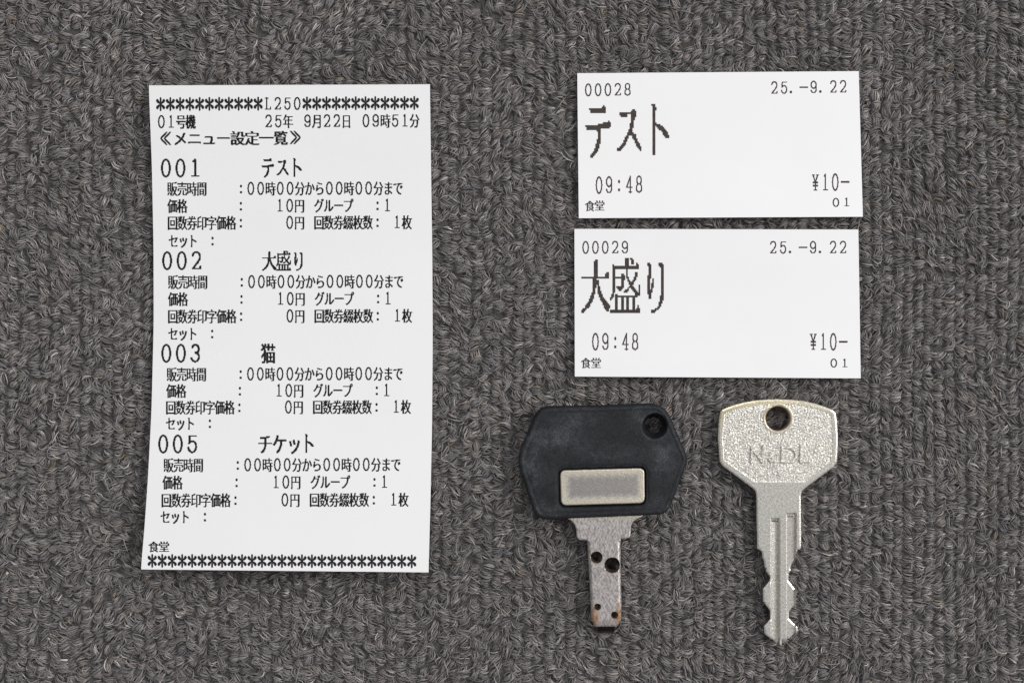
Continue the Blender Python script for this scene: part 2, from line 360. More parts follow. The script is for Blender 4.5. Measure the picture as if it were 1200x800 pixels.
GLYPH_B = {
 'テ': (0, 128, 448, 524224, 262080, 262080, 0, 0, 0, 0, 0, 8, 252, 4092, 4194300, 2097144, 2096128, 7168, 3072, 3072, 3072, 3072, 3072, 7168, 7168, 7168, 14336, 14336, 14336, 28672, 28672, 57344, 114688, 229376, 196608, 0),
 'ス': (0, 0, 0, 0, 384, 960, 524224, 517056, 254912, 896, 896, 768, 768, 1792, 1792, 1792, 1536, 3584, 3584, 7936, 8128, 12736, 29120, 24800, 57440, 49264, 114744, 229432, 458780, 1966092, 1835012, 0, 0, 0, 0, 0),
 'ト': (0, 229376, 98304, 114688, 114688, 98304, 98304, 98304, 98304, 98304, 98304, 98304, 98304, 114688, 129024, 114176, 106240, 102272, 99264, 98784, 98784, 98544, 98416, 98304, 98304, 98304, 98304, 98304, 98304, 98304, 98304, 98304, 98304, 98304, 0, 0),
 '大': (0, 0, 3072, 7168, 7168, 7168, 7168, 7168, 7168, 7168, 7174, 7182, 7182, 8388606, 14336, 15872, 15872, 15872, 14848, 15104, 13056, 13056, 13184, 29568, 25024, 57792, 57568, 114928, 114808, 229436, 458814, 983071, 917535, 3670030, 7340038, 6291456),
 '盛': (0, 3776, 3680, 3680, 3684, 2100742, 4194302, 4194302, 3146752, 3146752, 3146764, 3171340, 3175436, 4191768, 3174936, 3171120, 3170784, 3170784, 3170497, 3662305, 3392113, 3247673, 3152925, 2097167, 7077903, 7340028, 13395504, 9201200, 812592, 812592, 812592, 812594, 812594, 812599, 16777215, 16777215),
 'り': (0, 0, 0, 0, 197056, 229856, 98528, 98400, 98400, 98400, 98400, 98400, 229472, 229472, 204896, 204896, 204896, 221280, 221280, 221280, 213088, 245856, 245856, 229472, 98400, 98528, 98528, 224, 192, 448, 384, 384, 768, 3584, 30720, 28672),
}
GLYPH_D = {
 '0': (0, 15360, 65280, 115584, 98688, 196800, 458976, 393312, 393312, 393312, 393312, 786480, 786480, 393312, 393312, 393312, 393312, 458976, 196800, 98688, 115584, 65280, 15360, 0),
 '1': (0, 2048, 14336, 30720, 22528, 6144, 6144, 6144, 6144, 6144, 6144, 6144, 6144, 6144, 6144, 6144, 6144, 6144, 6144, 6144, 6144, 131008, 0, 0),
 '2': (0, 32256, 130944, 229824, 196800, 393312, 393312, 96, 96, 96, 192, 448, 896, 768, 1536, 3072, 14336, 28672, 57376, 114736, 229472, 524256, 0, 0),
 '3': (0, 32256, 65280, 98688, 196800, 196800, 96, 96, 192, 192, 7552, 8064, 3968, 192, 224, 96, 96, 262240, 393440, 458944, 230272, 130816, 14336, 0),
 '4': (0, 768, 768, 1792, 3840, 3840, 6912, 13056, 13056, 25344, 58112, 49920, 99072, 230144, 197376, 524272, 768, 768, 768, 768, 768, 8160, 768, 0),
 '5': (0, 0, 131040, 98304, 196608, 196608, 196608, 196608, 228864, 255872, 229760, 196800, 96, 96, 96, 96, 393312, 393312, 393408, 197056, 115584, 65280, 6144, 0),
 '8': (0, 15360, 65280, 98688, 196800, 196800, 196800, 196800, 196800, 229824, 115584, 65280, 115584, 196800, 393312, 393312, 393312, 393312, 393312, 458976, 246720, 65280, 6144, 0),
 '9': (0, 15360, 65280, 115584, 196800, 458976, 393312, 393312, 393312, 393312, 458976, 196832, 115680, 65376, 15456, 96, 96, 393312, 458976, 196800, 115584, 65280, 0, 0),
 'L': (0, 49152, 522240, 49152, 49152, 49152, 49152, 49152, 49152, 49152, 49152, 49152, 49152, 49152, 49152, 49152, 49152, 49184, 49184, 49184, 49248, 524256, 0, 0),
 ':': (0, 0, 0, 0, 0, 0, 6144, 15360, 15360, 6144, 0, 0, 0, 0, 0, 0, 0, 15360, 15360, 15360, 0, 0, 0, 0),
 '.': (0, 0, 0, 0, 0, 0, 0, 0, 0, 0, 0, 0, 0, 0, 0, 0, 0, 0, 1835008, 4063232, 4063232, 1835008, 0, 0),
 '-': (0, 0, 0, 0, 0, 0, 0, 0, 0, 0, 0, 4194300, 4194300, 0, 0, 0, 0, 0, 0, 0, 0, 0, 0, 0),
 '¥': (0, 0, 1033200, 196800, 229760, 99200, 49920, 50944, 26112, 31744, 15360, 262080, 262080, 6144, 6144, 262080, 262080, 6144, 6144, 6144, 6144, 65280, 0, 0),
 '*': (6144, 15360, 15360, 1588248, 4078716, 8273022, 8338686, 4177404, 4185084, 1048560, 262080, 32256, 32256, 262080, 1048560, 4185084, 4177404, 8338686, 8273022, 4078716, 1588248, 15360, 15360, 6144),
 '《': (0, 3120, 6240, 12480, 29120, 58240, 116480, 232960, 465920, 931840, 798720, 1597440, 1597440, 798720, 931840, 465920, 232960, 116480, 58240, 29120, 12480, 6240, 3120, 0),
 '》': (0, 798720, 399360, 199680, 232960, 116480, 58240, 29120, 14560, 7280, 3120, 1560, 1560, 3120, 7280, 14560, 29120, 58240, 116480, 232960, 199680, 399360, 798720, 0),
}
GLYPH_H = {
 '0': (0, 15360, 65280, 115584, 229824, 196800, 458976, 458976, 393312, 917616, 917616, 917616, 917616, 917616, 917616, 393312, 458976, 458976, 196800, 229824, 115584, 65280, 15360, 0),
 '1': (0, 6144, 15360, 64512, 64512, 7168, 7168, 7168, 7168, 7168, 7168, 7168, 7168, 7168, 7168, 7168, 7168, 7168, 7168, 7168, 7168, 262112, 0, 0),
 '2': (0, 32256, 130944, 229824, 458976, 458976, 393312, 96, 96, 224, 224, 448, 896, 1792, 3840, 7680, 14336, 28672, 57392, 114800, 245872, 524272, 0, 0),
 '3': (0, 32256, 130944, 246720, 229824, 196832, 224, 224, 224, 448, 8128, 8064, 4032, 448, 224, 96, 96, 917728, 917728, 459200, 246656, 130816, 14336, 0),
 '5': (0, 0, 262112, 229376, 229376, 229376, 229376, 229376, 261632, 262016, 229824, 458976, 224, 96, 96, 262256, 917600, 917728, 458976, 491968, 246656, 65280, 14336, 0),
}

# ------------------------------------------------------------------ carpet
def build_carpet(footprints, seed=7):
    rng = np.random.default_rng(seed)
    # woven backing, gently ribbed
    nx, ny = 150, 100
    xs = np.linspace(-0.30, 0.30, nx); ys = np.linspace(-0.22, 0.22, ny)
    gx, gy = np.meshgrid(xs, ys)
    gz = -0.0015 + 0.00015 * np.sin(gx * 900) * np.cos(gy * 700)
    v = np.stack([gx.ravel(), gy.ravel(), gz.ravel()], 1)
    idx = np.arange(nx * ny).reshape(ny, nx)
    f = np.stack([idx[:-1, :-1], idx[:-1, 1:], idx[1:, 1:], idx[1:, :-1]], -1).reshape(-1, 4)
    o = link('carpet', v, f, M_BACK); o['kind'] = 'structure'
    # pile: every tuft is a bundle of bent fibres lying over its neighbours, in rough columns
    X0, X1, Y0, Y1 = -75, 1275, -60, 860
    pitch = 12.4; rows = 8.0
    cx = np.arange(X0, X1, pitch); ry = np.arange(Y0, Y1, rows)
    TX, TY = np.meshgrid(cx, ry)
    TX = TX.copy(); TY = TY.copy()
    TY += (rng.random(TX.shape[1]) * rows)[None, :]
    TX += 2.5 * np.sin(TY / 47.0 + np.cumsum(rng.normal(0, .5, TX.shape[1]))[None, :]) * 0.6
    TX += rng.normal(0, 1, TX.shape) * np.interp(TX, (500, 950), (2.1, 1.2)); TY += rng.normal(0, 2.1, TY.shape)
    T = np.stack([TX.ravel(), TY.ravel()], 1)
    def hidden(P, m):
        h = np.zeros(len(P), bool)
        for fp in footprints: h |= sdf(P, fp) > m
        return h
    T = T[~hidden(T, 26)]
    nt = len(T)
    # slowly varying lean so that patches of the pile comb the same way
    def field(P, s, sd):
        r = np.random.default_rng(sd); out = np.zeros(len(P))
        for _ in range(7):
            k = r.normal(0, 1, 2) / s; out += np.sin(P @ k + r.random() * 6.28)
        return out / 2.6
    ang = 0.42 * np.sign(field(T, 22, 3) + rng.normal(0, .5, nt)) + 0.35 * field(T, 60, 5) + rng.normal(0, 0.33, nt)
    wild = rng.random(nt) < 0.13
    ang = np.where(wild, rng.uniform(-1.5, 1.5, nt), ang)
    ln = rng.uniform(12, 19, nt) * np.where(wild, 1.2, 1)
    bend = rng.normal(0, 0.45, nt) + 0.25
    hgt = rng.uniform(0.62, 1.0, nt)
    tone = np.clip(rng.normal(1.0, 0.13, nt), 0.65, 1.4)
    NF = 14
    n = nt * NF
    tid = np.repeat(np.arange(nt), NF)
    S = 5                                       # points along a fibre
    t = np.linspace(-0.5, 0.5, S)[None, :]
    across = (rng.random(n) - 0.5) * 2
    a = ang[tid] + rng.normal(0, 0.11, n)
    L = ln[tid] * rng.uniform(0.6, 1.12, n)
    bd = bend[tid] + rng.normal(0, 0.25, n)
    stray = rng.random(n) < 0.04
    a = np.where(stray, a + rng.normal(0, 0.9, n), a); L = np.where(stray, L * rng.uniform(1.0, 1.5, n), L)
    w = across * 5.3
    u = t * L[:, None]
    vv = w[:, None] * (1 - 0.55 * (2 * t) ** 2) + bd[:, None] * 4.0 * (0.25 - t ** 2) * 4 - bd[:, None] * 2
    vv = vv + rng.normal(0, 0.28, (n, S))
    ca, sa = np.cos(a)[:, None], np.sin(a)[:, None]
    off = rng.normal(0, 1.1, (n, 2))
    px = T[tid, 0][:, None] + off[:, :1] + u * ca - vv * sa
    py = T[tid, 1][:, None] + off[:, 1:] + u * sa + vv * ca
    dome = np.sqrt(np.clip(1 - across ** 2 * 0.8, 0.05, 1))
    zz = (1 - (2 * np.abs(t)) ** 2.3 * 0.95) * (dome * hgt[tid] * rng.uniform(0.72, 1.0, n))[:, None]
    z = -0.00170 + 0.00170 * zz
    z = np.where(stray[:, None], z + 0.00028, z)
    z = np.minimum(z, 0.00025)
    # objects press the pile down
    P = np.stack([px.ravel(), py.ravel()], 1)
    cap = np.full(len(P), 0.00045)
    for fp in footprints:
        V = np.array(fp); bb = (P[:, 0] > V[:, 0].min() - 6) & (P[:, 0] < V[:, 0].max() + 6) & (P[:, 1] > V[:, 1].min() - 6) & (P[:, 1] < V[:, 1].max() + 6)
        s = np.full(len(P), -99.0); s[bb] = sdf(P[bb], fp)
        cap = np.where(s > -1.5, -0.00022, cap)
    z = np.minimum(z, cap.reshape(z.shape))
    k = PX
    C = np.stack([(px - 600) * k, (400 - py) * k, z], -1)      # n,S,3
    d = np.gradient(C, axis=1); d /= np.linalg.norm(d, axis=2, keepdims=True) + 1e-12
    up = np.array([0, 0, 1.0]); s1 = np.cross(d, up); s1 /= np.linalg.norm(s1, axis=2, keepdims=True) + 1e-9
    s2 = np.cross(s1, d)
    rad = rng.uniform(0.36, 0.62, n) * k
    prof = np.array([0.45, 1, 1.05, 1, 0.4])[None, :, None] * rad[:, None, None]
    ringv = []
    for j in range(3):
        th = math.pi / 2 + j * 2 * math.pi / 3
        ringv.append(C + prof * (math.cos(th) * s1 + math.sin(th) * s2))
    R = np.stack(ringv, 2)                                     # n,S,3,3
    verts = R.reshape(-1, 3).astype(np.float32)
    b = (np.arange(n) * S * 3)[:, None, None, None]
    si = np.arange(S - 1)[None, :, None, None] * 3
    j = np.arange(3)[None, None, :, None]; j2 = (j + 1) % 3
    q = np.concatenate([b + si + j, b + si + j2, b + si + 3 + j2, b + si + 3 + j], -1).reshape(-1, 4)
    me = bpy.data.meshes.new('carpet_pile')
    me.vertices.add(len(verts)); me.vertices.foreach_set('co', verts.ravel())
    me.loops.add(q.size); me.loops.foreach_set('vertex_index', q.ravel().astype(np.int32))
    me.polygons.add(len(q)); me.polygons.foreach_set('loop_start', np.arange(0, q.size, 4, dtype=np.int32))
    me.polygons.foreach_set('use_smooth', np.ones(len(q), dtype=bool))
    me.update(calc_edges=True)
    # dyed yarn mixture
    pal = np.array([1.0, 1.0, 1.03]) * 1.64 * np.array([(0.150, 0.136, 0.127), (0.120, 0.111, 0.106), (0.178, 0.163, 0.153), (0.105, 0.102, 0.106), (0.158, 0.134, 0.118), (0.27, 0.25, 0.232)])
    pr = [0.30, 0.26, 0.18, 0.12, 0.09, 0.05]
    ci = rng.choice(len(pal), n, p=pr)
    c = pal[ci] * tone[tid][:, None] * np.exp(rng.normal(0, 0.31, n))[:, None]
    odd = rng.random(n)
    c[odd < 0.0012] = (0.45, 0.30, 0.16); c[(odd > 0.0012) & (odd < 0.0020)] = (0.60, 0.58, 0.54); c[(odd > 0.0020) & (odd < 0.0030)] = (0.12, 0.05, 0.045)
    cc = np.ones((n, S * 3, 4), dtype=np.float32); cc[:, :, :3] = c[:, None, :]
    at_ = me.color_attributes.new('yarn', 'FLOAT_COLOR', 'POINT'); at_.data.foreach_set('color', cc.ravel())
    me.materials.append(M_FIBRE)
    o = bpy.data.objects.new('carpet_pile', me); COL.objects.link(o); o['kind'] = 'stuff'
    # pale crumbs of lint caught in the pile
    lv = []; lf = []
    for (x, y, r) in [(8, 671, 2.6), (26, 658, 1.8), (57, 748, 2.4), (26, 110, 2.2), (636, 115, 1.7), (1194, 682, 2.4), (166, 17, 1.6), (203, 682, 1.3), (590, 626, 1.3), (194, 710, 1.5), (585, 505, 1.2), (586, 555, 1.6), (540, 76, 1.3), (935, 15, 1.3), (1120, 430, 1.4), (70, 520, 1.4), (560, 300, 1.3), (103, 120, 1.2)]:
        b0 = len(lv); c0 = np.array(at(x, y, 0.0)); k1 = r * PX
        q_ = rng.normal(0, 1, 3)
        for (dx, dy, dz) in [(1, 0, 0), (-1, 0, 0), (0, 1, 0), (0, -1, 0), (0, 0, 1), (0, 0, -1)]:
            m_ = np.array([dx, dy, dz]) * k1 * rng.uniform(0.35, 1.0) + rng.normal(0, 0.15, 3) * k1
            lv.append(c0 + m_)
        for f_ in [(0, 2, 4), (2, 1, 4), (1, 3, 4), (3, 0, 4), (2, 0, 5), (1, 2, 5), (3, 1, 5), (0, 3, 5)]: lf.append(tuple(b0 + i for i in f_))
    M = Mat('lint'); M.set(Base_Color=(0.52, 0.45, 0.34, 1), Roughness=0.8)
    o = link('lint_crumbs', lv, lf, M.m); o['kind'] = 'stuff'

# ------------------------------------------------------------------ printed papers
def rows(code, w):
    out = []
    for r, number in enumerate(code):
        bits = bin(number)[2:].zfill(w)
        x = 0
        while x < w:
            if bits[x] == '1':
                e = x
                while e < w and bits[e] == '1': e += 1
                out.append((r, x, e)); x = e
            else: x += 1
    return len(code), out
RUNS = {}
def glyph(ch, style):
    key = (ch, style)
    if key not in RUNS:
        order = {'n': (GLYPH_D, GLYPH_K), 'h': (GLYPH_B, GLYPH_H, GLYPH_D, GLYPH_K)}[style]
        for d in order:
            if ch in d: RUNS[key] = rows(d[ch], 24); break
    return RUNS[key]

def sheet(name, label, cat, left, right, zpts, mat, ink, lines, group=None, thick=0.00009, bleed=0.5):
    """left / right: edge polylines from top to bottom in photo pixels; zpts: (y, height) of the curl"""
    zy, zv = zip(*zpts)
    # smooth curl through the given heights
    def zf(y):
        y = np.asarray(y, float)
        return sum(np.interp(y + o, zy, zv) * w for o, w in ((-18, .15), (-9, .22), (0, .26), (9, .22), (18, .15)))
    top = 0.0; n = 60
    ly, lx = zip(*[(p[1], p[0]) for p in left]); ryy, rx = zip(*[(p[1], p[0]) for p in right])
    xs = np.linspace(0, 1, 7)
    P = np.zeros((n + 1, 7, 3))
    def sm(y, yy, xx): return sum(np.interp(np.clip(y + o, yy[0], yy[-1]), yy, xx) for o in (-14, 0, 14)) / 3 if len(yy) > 2 else np.interp(y, yy, xx)
    for i in range(n + 1):
        s = i / n
        yl = ly[0] + (ly[-1] - ly[0]) * s; yr = ryy[0] + (ryy[-1] - ryy[0]) * s
        xl, xr = sm(yl, ly, lx), sm(yr, ryy, rx)
        for j, u in enumerate(xs):
            x = xl + (xr - xl) * u; y = yl + (yr - yl) * u
            z = float(zf(y))
            P[i, j] = at(x, y, z)
    org = P[n // 2, 3].copy(); org[2] = 0.0
    root = thing(name, label, cat, tuple(org), group)
    m = (n + 1) * 7
    V = np.concatenate([P.reshape(-1, 3), P.reshape(-1, 3) - np.array([0, 0, thick])])
    idx = np.arange(m).reshape(n + 1, 7)
    F = []
    for i in range(n):
        for j in range(6):
            F.append((idx[i, j], idx[i + 1, j], idx[i + 1, j + 1], idx[i, j + 1]))
            F.append((m + idx[i, j], m + idx[i, j + 1], m + idx[i + 1, j + 1], m + idx[i + 1, j]))
    bl = [idx[0, j] for j in range(6, -1, -1)] + [idx[i, 0] for i in range(1, n + 1)] + [idx[n, j] for j in range(1, 7)] + [idx[i, 6] for i in range(n - 1, 0, -1)]
    # separate wall vertices keep the paper edge crisp
    bw = len(V); V = np.concatenate([V, V[bl], V[[b + m for b in bl]]]); nb = len(bl)
    for k in range(nb):
        k2 = (k + 1) % nb; F.append((bw + k, bw + nb + k, bw + nb + k2, bw + k2))
    link('paper_sheet', V, F, mat, root, smooth=True)
    for (text, x0, y0, x1, y1, cw, chh, style) in lines:
        vs = []; fs = []
        nch = len(text)
        for i, ch in enumerate(text):
            if ch == ' ': continue
            s = i / (nch - 1) if nch > 1 else 0
            cx = x0 + (x1 - x0) * s; cy = y0 + (y1 - y0) * s
            h, rs = glyph(ch, style)
            dw = cw / 24.0; dh = chh / h; bl_ = bleed * (0.4 if ch in '*' else 1)
            for (r, a, e) in rs:
                ya = cy - chh / 2 + r * dh; yb = ya + dh * 1.02 + bl_ * 0.5; ya -= bl_ * 0.3
                xa = cx - cw / 2 + a * dw - bl_ * 0.5; xb = cx - cw / 2 + e * dw + bl_ * 0.5
                z1 = float(zf(ya)) + 0.000012; z2 = float(zf(yb)) + 0.000012
                b = len(vs)
                vs += [at(xa, ya, z1), at(xa, yb, z2), at(xb, yb, z2), at(xb, ya, z1)]
                fs.append((b, b + 1, b + 2, b + 3))
        link('printed_line', vs, fs, ink, root)
    return root
Z = 0.00012
def L(text, x0, y0, xlast, y1, cw=11.7, ch=16.4, st='n'): return (text, x0, y0, xlast, y1, cw, ch, st)
def block(num, name, yh, xh, ys, xa, pa):
    """one menu entry: heading, sale time, price, coupon price, set"""
    out = []
    t = num + '    ' + name
    out.append(L(t, xh, yh, xh + 17.05 * (len(t) - 1), yh - 0.3, 17.0, 23.6, 'h'))
    rowt = ['販売時間   :00時00分から00時00分まで', '価格     :   10円 グループ  :1', '回数券印字価格:    0円 回数券綴枚数: 1枚', 'セット :']
    for s, y, x, p in zip(rowt, ys, xa, pa):
        out.append(L(s, x, y, x + p * (len(s) - 1), y - 0.8 * len(s) / 24, 11.7, 16.4))
    return out
LR = [L('***********L250************', 188.2, 122.2, 485.5, 120.8, 11.5, 16.2),
      L('01号機       25年 9月22日 09時51分', 189.1, 142.7, 485.9, 141.3),
      L('《メニュー設定一覧》', 194.5, 162.3, 345.7, 161.2, 16.9, 16.6, 'h')]
LR += block('001', 'テスト', 197.0, 194.4, (221.1, 241.2, 261.0, 281.9), (201.9, 202.2, 202.2, 203.3), (11.504, 11.44, 11.44, 11.44))
LR += block('002', '大盛り', 305.4, 195.9, (330.2, 350.2, 370.4, 390.6), (202.9, 202.9, 202.5, 202.9), (11.49, 11.44, 11.44, 11.44))
LR += block('003', '猫', 413.8, 194.9, (438.2, 457.6, 477.0, 495.6), (201.3, 200.9, 200.2, 200.1), (11.53, 11.46, 11.48, 11.46))
LR += block('005', 'チケット', 519.9, 191.3, (544.5, 564.8, 585.6, 604.9), (197.6, 196.5, 194.9, 193.8), (11.58, 11.54, 11.58, 11.6))
LR += [L('食堂', 180.1, 640.0, 192.3, 640.0, 12.4, 12.6), L('***************************', 178.4, 656.6, 482.5, 657.3, 11.7, 16.0)]
RCT_L = [(174.3, 100.3), (178.0, 195), (179.9, 290), (180.1, 380), (177.6, 480), (173.4, 560), (169.2, 620), (165.0, 666.7)]
RCT_R = [(503.8, 99.0), (505.1, 195), (506.6, 300), (507.1, 400), (506.3, 500), (504.6, 580), (503.3, 630), (502.1, 670.2)]
sheet('receipt', 'long white receipt listing four menu settings between two rows of asterisks', 'receipt',
      RCT_L, RCT_R, [(60, 0.0030), (100, 0.0022), (200, 0.0008), (300, Z), (400, 0.0003), (507, 0.0014), (615, 0.0034), (667, 0.0046), (700, 0.0054)], M_RECEIPT, M_INK, LR, bleed=0.62)
T1_L = [(676.5, 86.0), (678.3, 255.7)]; T1_R = [(1006.3, 83.6), (1011.2, 254.0)]
T2_L = [(673.2, 268.2), (673.6, 441.0)]; T2_R = [(1005.9, 269.0), (1008.7, 443.1)]
sheet('meal_ticket', 'upper white meal ticket numbered 00028 with large katakana heading', 'ticket', T1_L, T1_R,
      [(60, 0.0008), (86, 0.0007), (150, 0.0005), (200, 0.0007), (256, 0.0014), (280, 0.0018)], M_TICKET, M_INK2,
      [L('00028', 689.4, 105.5, 735.4, 105.0, 11.6, 16.2), L('25.-9.22', 907.4, 103.0, 988.0, 101.6, 11.6, 16.2),
       ('テスト', 700.85, 154.2, 772.25, 152.8, 35.7, 65.0, 'h'), L('09:48', 702.0, 217.0, 748.9, 216.0, 11.7, 22.2),
       L('食堂', 691.3, 241.2, 702.8, 240.8, 11.8, 12.4), L('¥10-', 955.6, 213.9, 990.4, 213.2, 11.6, 22.2), L('01', 979.6, 237.2, 992.2, 236.8, 11.6, 11.2)],
      'meal tickets stacked one above the other')
sheet('meal_ticket', 'lower white meal ticket numbered 00029 with large kanji heading, just above the keys', 'ticket', T2_L, T2_R,
      [(250, 0.0007), (268, 0.0006), (340, 0.0004), (390, 0.0006), (442, 0.0012), (470, 0.0015)], M_TICKET, M_INK2,
      [L('00029', 686.3, 289.9, 732.3, 289.7, 11.6, 16.2), L('25.-9.22', 906.0, 289.9, 987.9, 289.7, 11.6, 16.2),
       ('大盛り', 697.5, 333.5, 767.5, 333.5, 35.0, 66.0, 'h'), L('09:48', 697.8, 400.2, 744.3, 400.2, 11.7, 22.2),
       L('食堂', 686.6, 425.0, 698.6, 425.0, 11.8, 12.4), L('¥10-', 953.1, 400.3, 988.2, 400.3, 11.6, 22.2), L('01', 977.1, 425.2, 990.0, 425.2, 11.6, 11.2)],
      'meal tickets stacked one above the other')

# ------------------------------------------------------------------ black headed key
GRIP = rounded([(631, 476.6), (704, 475.4), (779, 472.6), (807.5, 538), (783, 603), (704, 606.6), (629, 609.5), (604.8, 540)],
               [14, 2, 17, 9, 12, 2, 13, 16], 7)
PLATE = rounded([(656, 550.8), (755.4, 548), (755.8, 589.4), (657.4, 592.2)], 7, 6)
SOCK = rounded([(654.0, 548.6), (757.4, 545.8), (757.8, 591.6), (655.4, 594.4)], 8.5, 6)
TG = 0.0042
def black_key():
    root = thing('key', 'flat dimpled steel key with a black plastic hexagonal head and metal inlay plate', 'key', at(704, 600, 0.0))
    hole = circle(767.5, 499, 10.2, 44)
    def zg(P):
        s = sdf(P, GRIP)
        z = TG - 0.0007 * (1 - sstep(0, 4.5, s)) - 0.00045 * np.clip(1 - s / 1.2, 0, 1) ** 2
        # shallow groove that sets the raised border off from the face
        z -= 0.00010 * np.exp(-((s - 7.0) / 1.6) ** 2)
        z += 0.00025 * sstep(8, 45, s)
        # counterbore of the hole
        r = np.hypot(P[:, 0] - 767.5, P[:, 1] - 499)
        z -= 0.0003 * np.clip(1 - (r - 14.6) / 2.0, 0, 1) ** 2 * (r >= 14.6)
        z = np.where(r < 14.6, np.where(r > 13.6, TG - 0.0003 - (14.6 - r) * 0.0022, TG - 0.0026 - (13.6 - r) * 0.00025), z)
        # socket of the plate
        q = sdf(P, SOCK)
        z -= 0.00018 * np.exp(-((q + 1.0) / 1.6) ** 2) * (q < 0)
        z = np.where(q > 0, TG - np.clip(q / 0.7, 0, 1) * 0.0011, z)
        return z
    def wg(P):
        q = P
        def blob(x, y, rx, ry): return np.exp(-((q[:, 0] - x) / rx) ** 2 - ((q[:, 1] - y) / ry) ** 2)
        w = 0.12 + 1.0 * blob(652, 512, 30, 12) + 0.6 * blob(672, 492, 26, 10) + 0.75 * blob(620, 545, 12, 30) + 0.6 * blob(640, 597, 26, 9) \
            + 0.75 * blob(778, 535, 13, 24) + 0.45 * blob(715, 530, 45, 10) + 0.45 * blob(748, 492, 10, 14) + 0.3 * blob(640, 560, 14, 20) + 0.4 * blob(770, 590, 20, 8)
        s = sdf(P, GRIP)
        w = w + 0.35 * np.exp(-((s - 3.2) / 1.2) ** 2)
        r = np.hypot(P[:, 0] - 767.5, P[:, 1] - 499)
        w = np.where(r < 14.6, 0.25, w) + 0.4 * np.exp(-((r - 16) / 1.1) ** 2)
        return np.repeat(np.clip(w, 0, 1)[:, None], 3, 1)
    relief('key_head', GRIP, [hole], zg, 0.0, M_RUBBER, root, step=1.15, rings=(0.5, 1.2, 2.2, 3.4),
           feats=[(True, SOCK), (True, [tuple(p) for p in offset_ring(SOCK, 0.7)]), (True, circle(767.5, 499, 14.6, 60)), (True, circle(767.5, 499, 13.6, 56))], wear=wg, ztop=TG)
    def zp(P):
        s = sdf(P, PLATE)
        inn = sstep(3, 12.5, s)
        return TG + 0.00002 - 0.00022 * np.clip(1 - s / 1.3, 0, 1) ** 2 - 0.00004 * inn
    def wp(P):
        s = sdf(P, PLATE); inn = sstep(3.5, 13, s + 1.5 * np.sin(P[:, 0] * .6 + 2 * np.sin(P[:, 1] * .4)) * np.cos(P[:, 1] * .7))
        o = np.zeros((len(P), 3)); o[:, 1] = 0.30 * (1 - inn) + .1; o[:, 0] = 0.10 * (1 - sstep(0, 2, s)); o[:, 2] = 0.9 * inn; return o
    relief('inlay_plate', PLATE, [], zp, TG - 0.0016, M_PLATE, root, step=0.8, rings=(0.4, 0.9, 1.4), wear=wp, ztop=TG)
    blade = [(662, 604), (664, 606.6), (669, 609.5), (673.5, 614), (675.6, 621), (676, 629.5), (679, 632.3), (688.4, 632.6), (689.6, 656), (691.6, 690), (692.6, 712),
             (693.6, 727), (696.6, 733.5), (699.6, 735.2), (721.6, 735.2), (724.4, 733.0), (728.0, 726.5), (728.4, 708), (727.6, 670), (727.2, 630.6), (735.6, 630.4),
             (738.6, 628.6), (739.2, 617), (741.2, 611.5), (746.5, 607.6), (752, 605.4), (754, 603)]
    blade = rounded(blade, 1.2, 3)
    ZB = 0.0031
    dim = [(699.1, 652.6, 6.7), (717.6, 661.9, 8.9), (700.4, 710.6, 3.8), (720.2, 720.3, 4.0)]
    def zb(P):
        s = sdf(P, blade)
        z = ZB - 0.00010 * np.clip(1 - s / 1.3, 0, 1)
        low = P[:, 1] > 634
        # long chamfers down both edges of the blade
        z -= np.where(low, 0.00028 * np.clip(1 - s / 3.2, 0, 1), 0)
        z -= 0.00035 * sstep(724, 735, P[:, 1])
        z += 0.000012 * np.sin(P[:, 0] * 1.7 + np.sin(P[:, 1] * .21) * 2) * np.cos(P[:, 1] * .9)
        for x, y, r in dim:
            q = np.hypot(P[:, 0] - x, P[:, 1] - y)
            dep = 0.00026 * r
            z = np.minimum(z, np.where(q < r, ZB - 0.0001 - dep * np.clip((r - q) / (r * 0.95), 0, 1) ** 0.8, 9))
        return z
    def wb2(P):
        o = np.zeros((len(P), 3)); rust = np.zeros(len(P))
        for x, y, r in dim:
            q = np.hypot(P[:, 0] - x, P[:, 1] - y)
            rust = np.maximum(rust, 0.8 * np.exp(-((q - r * 1.0) / 1.1) ** 2) * sstep(-2, r, P[:, 1] - y)); rust = np.maximum(rust, np.where((q < r) & (q > r * 0.72) & (P[:, 1] > y), 0.8, 0)); o[:, 2] = np.maximum(o[:, 2], np.where(q < r, 0.96, 0) * (1 - 0.04 * (q < r * 0.3)))  # third channel darkens the whole inside of each dimple
        g = lambda x, y, rx, ry: np.exp(-((P[:, 0] - x) / rx) ** 2 - ((P[:, 1] - y) / ry) ** 2)
        rust = np.maximum(rust, 2.2 * g(697, 722, 3.6, 11)); rust = np.maximum(rust, 2.2 * g(725, 721, 3.0, 12)); rust = np.maximum(rust, .7 * g(720.5, 727, 5, 4)); rust = np.maximum(rust, .5 * g(701, 730, 5, 5))
        o[:, 0] = np.clip(rust, 0, 1); o[:, 1] = 0.5 * (1 - sstep(604, 614, P[:, 1])) + .08; return o
    relief('blade', blade, [], zb, 0.0009, M_STEEL, root, step=0.75, rings=(0.35, 0.8, 1.3), feats=[(True, circle(x, y, r, 36)) for x, y, r in dim], wear=wb2, ztop=ZB)
    tip = rounded([(698.4, 733.2), (722.9, 733.2), (722.8, 739.6), (719.4, 743.2), (702.6, 743.4), (699.0, 740.2)], 2.4, 4)
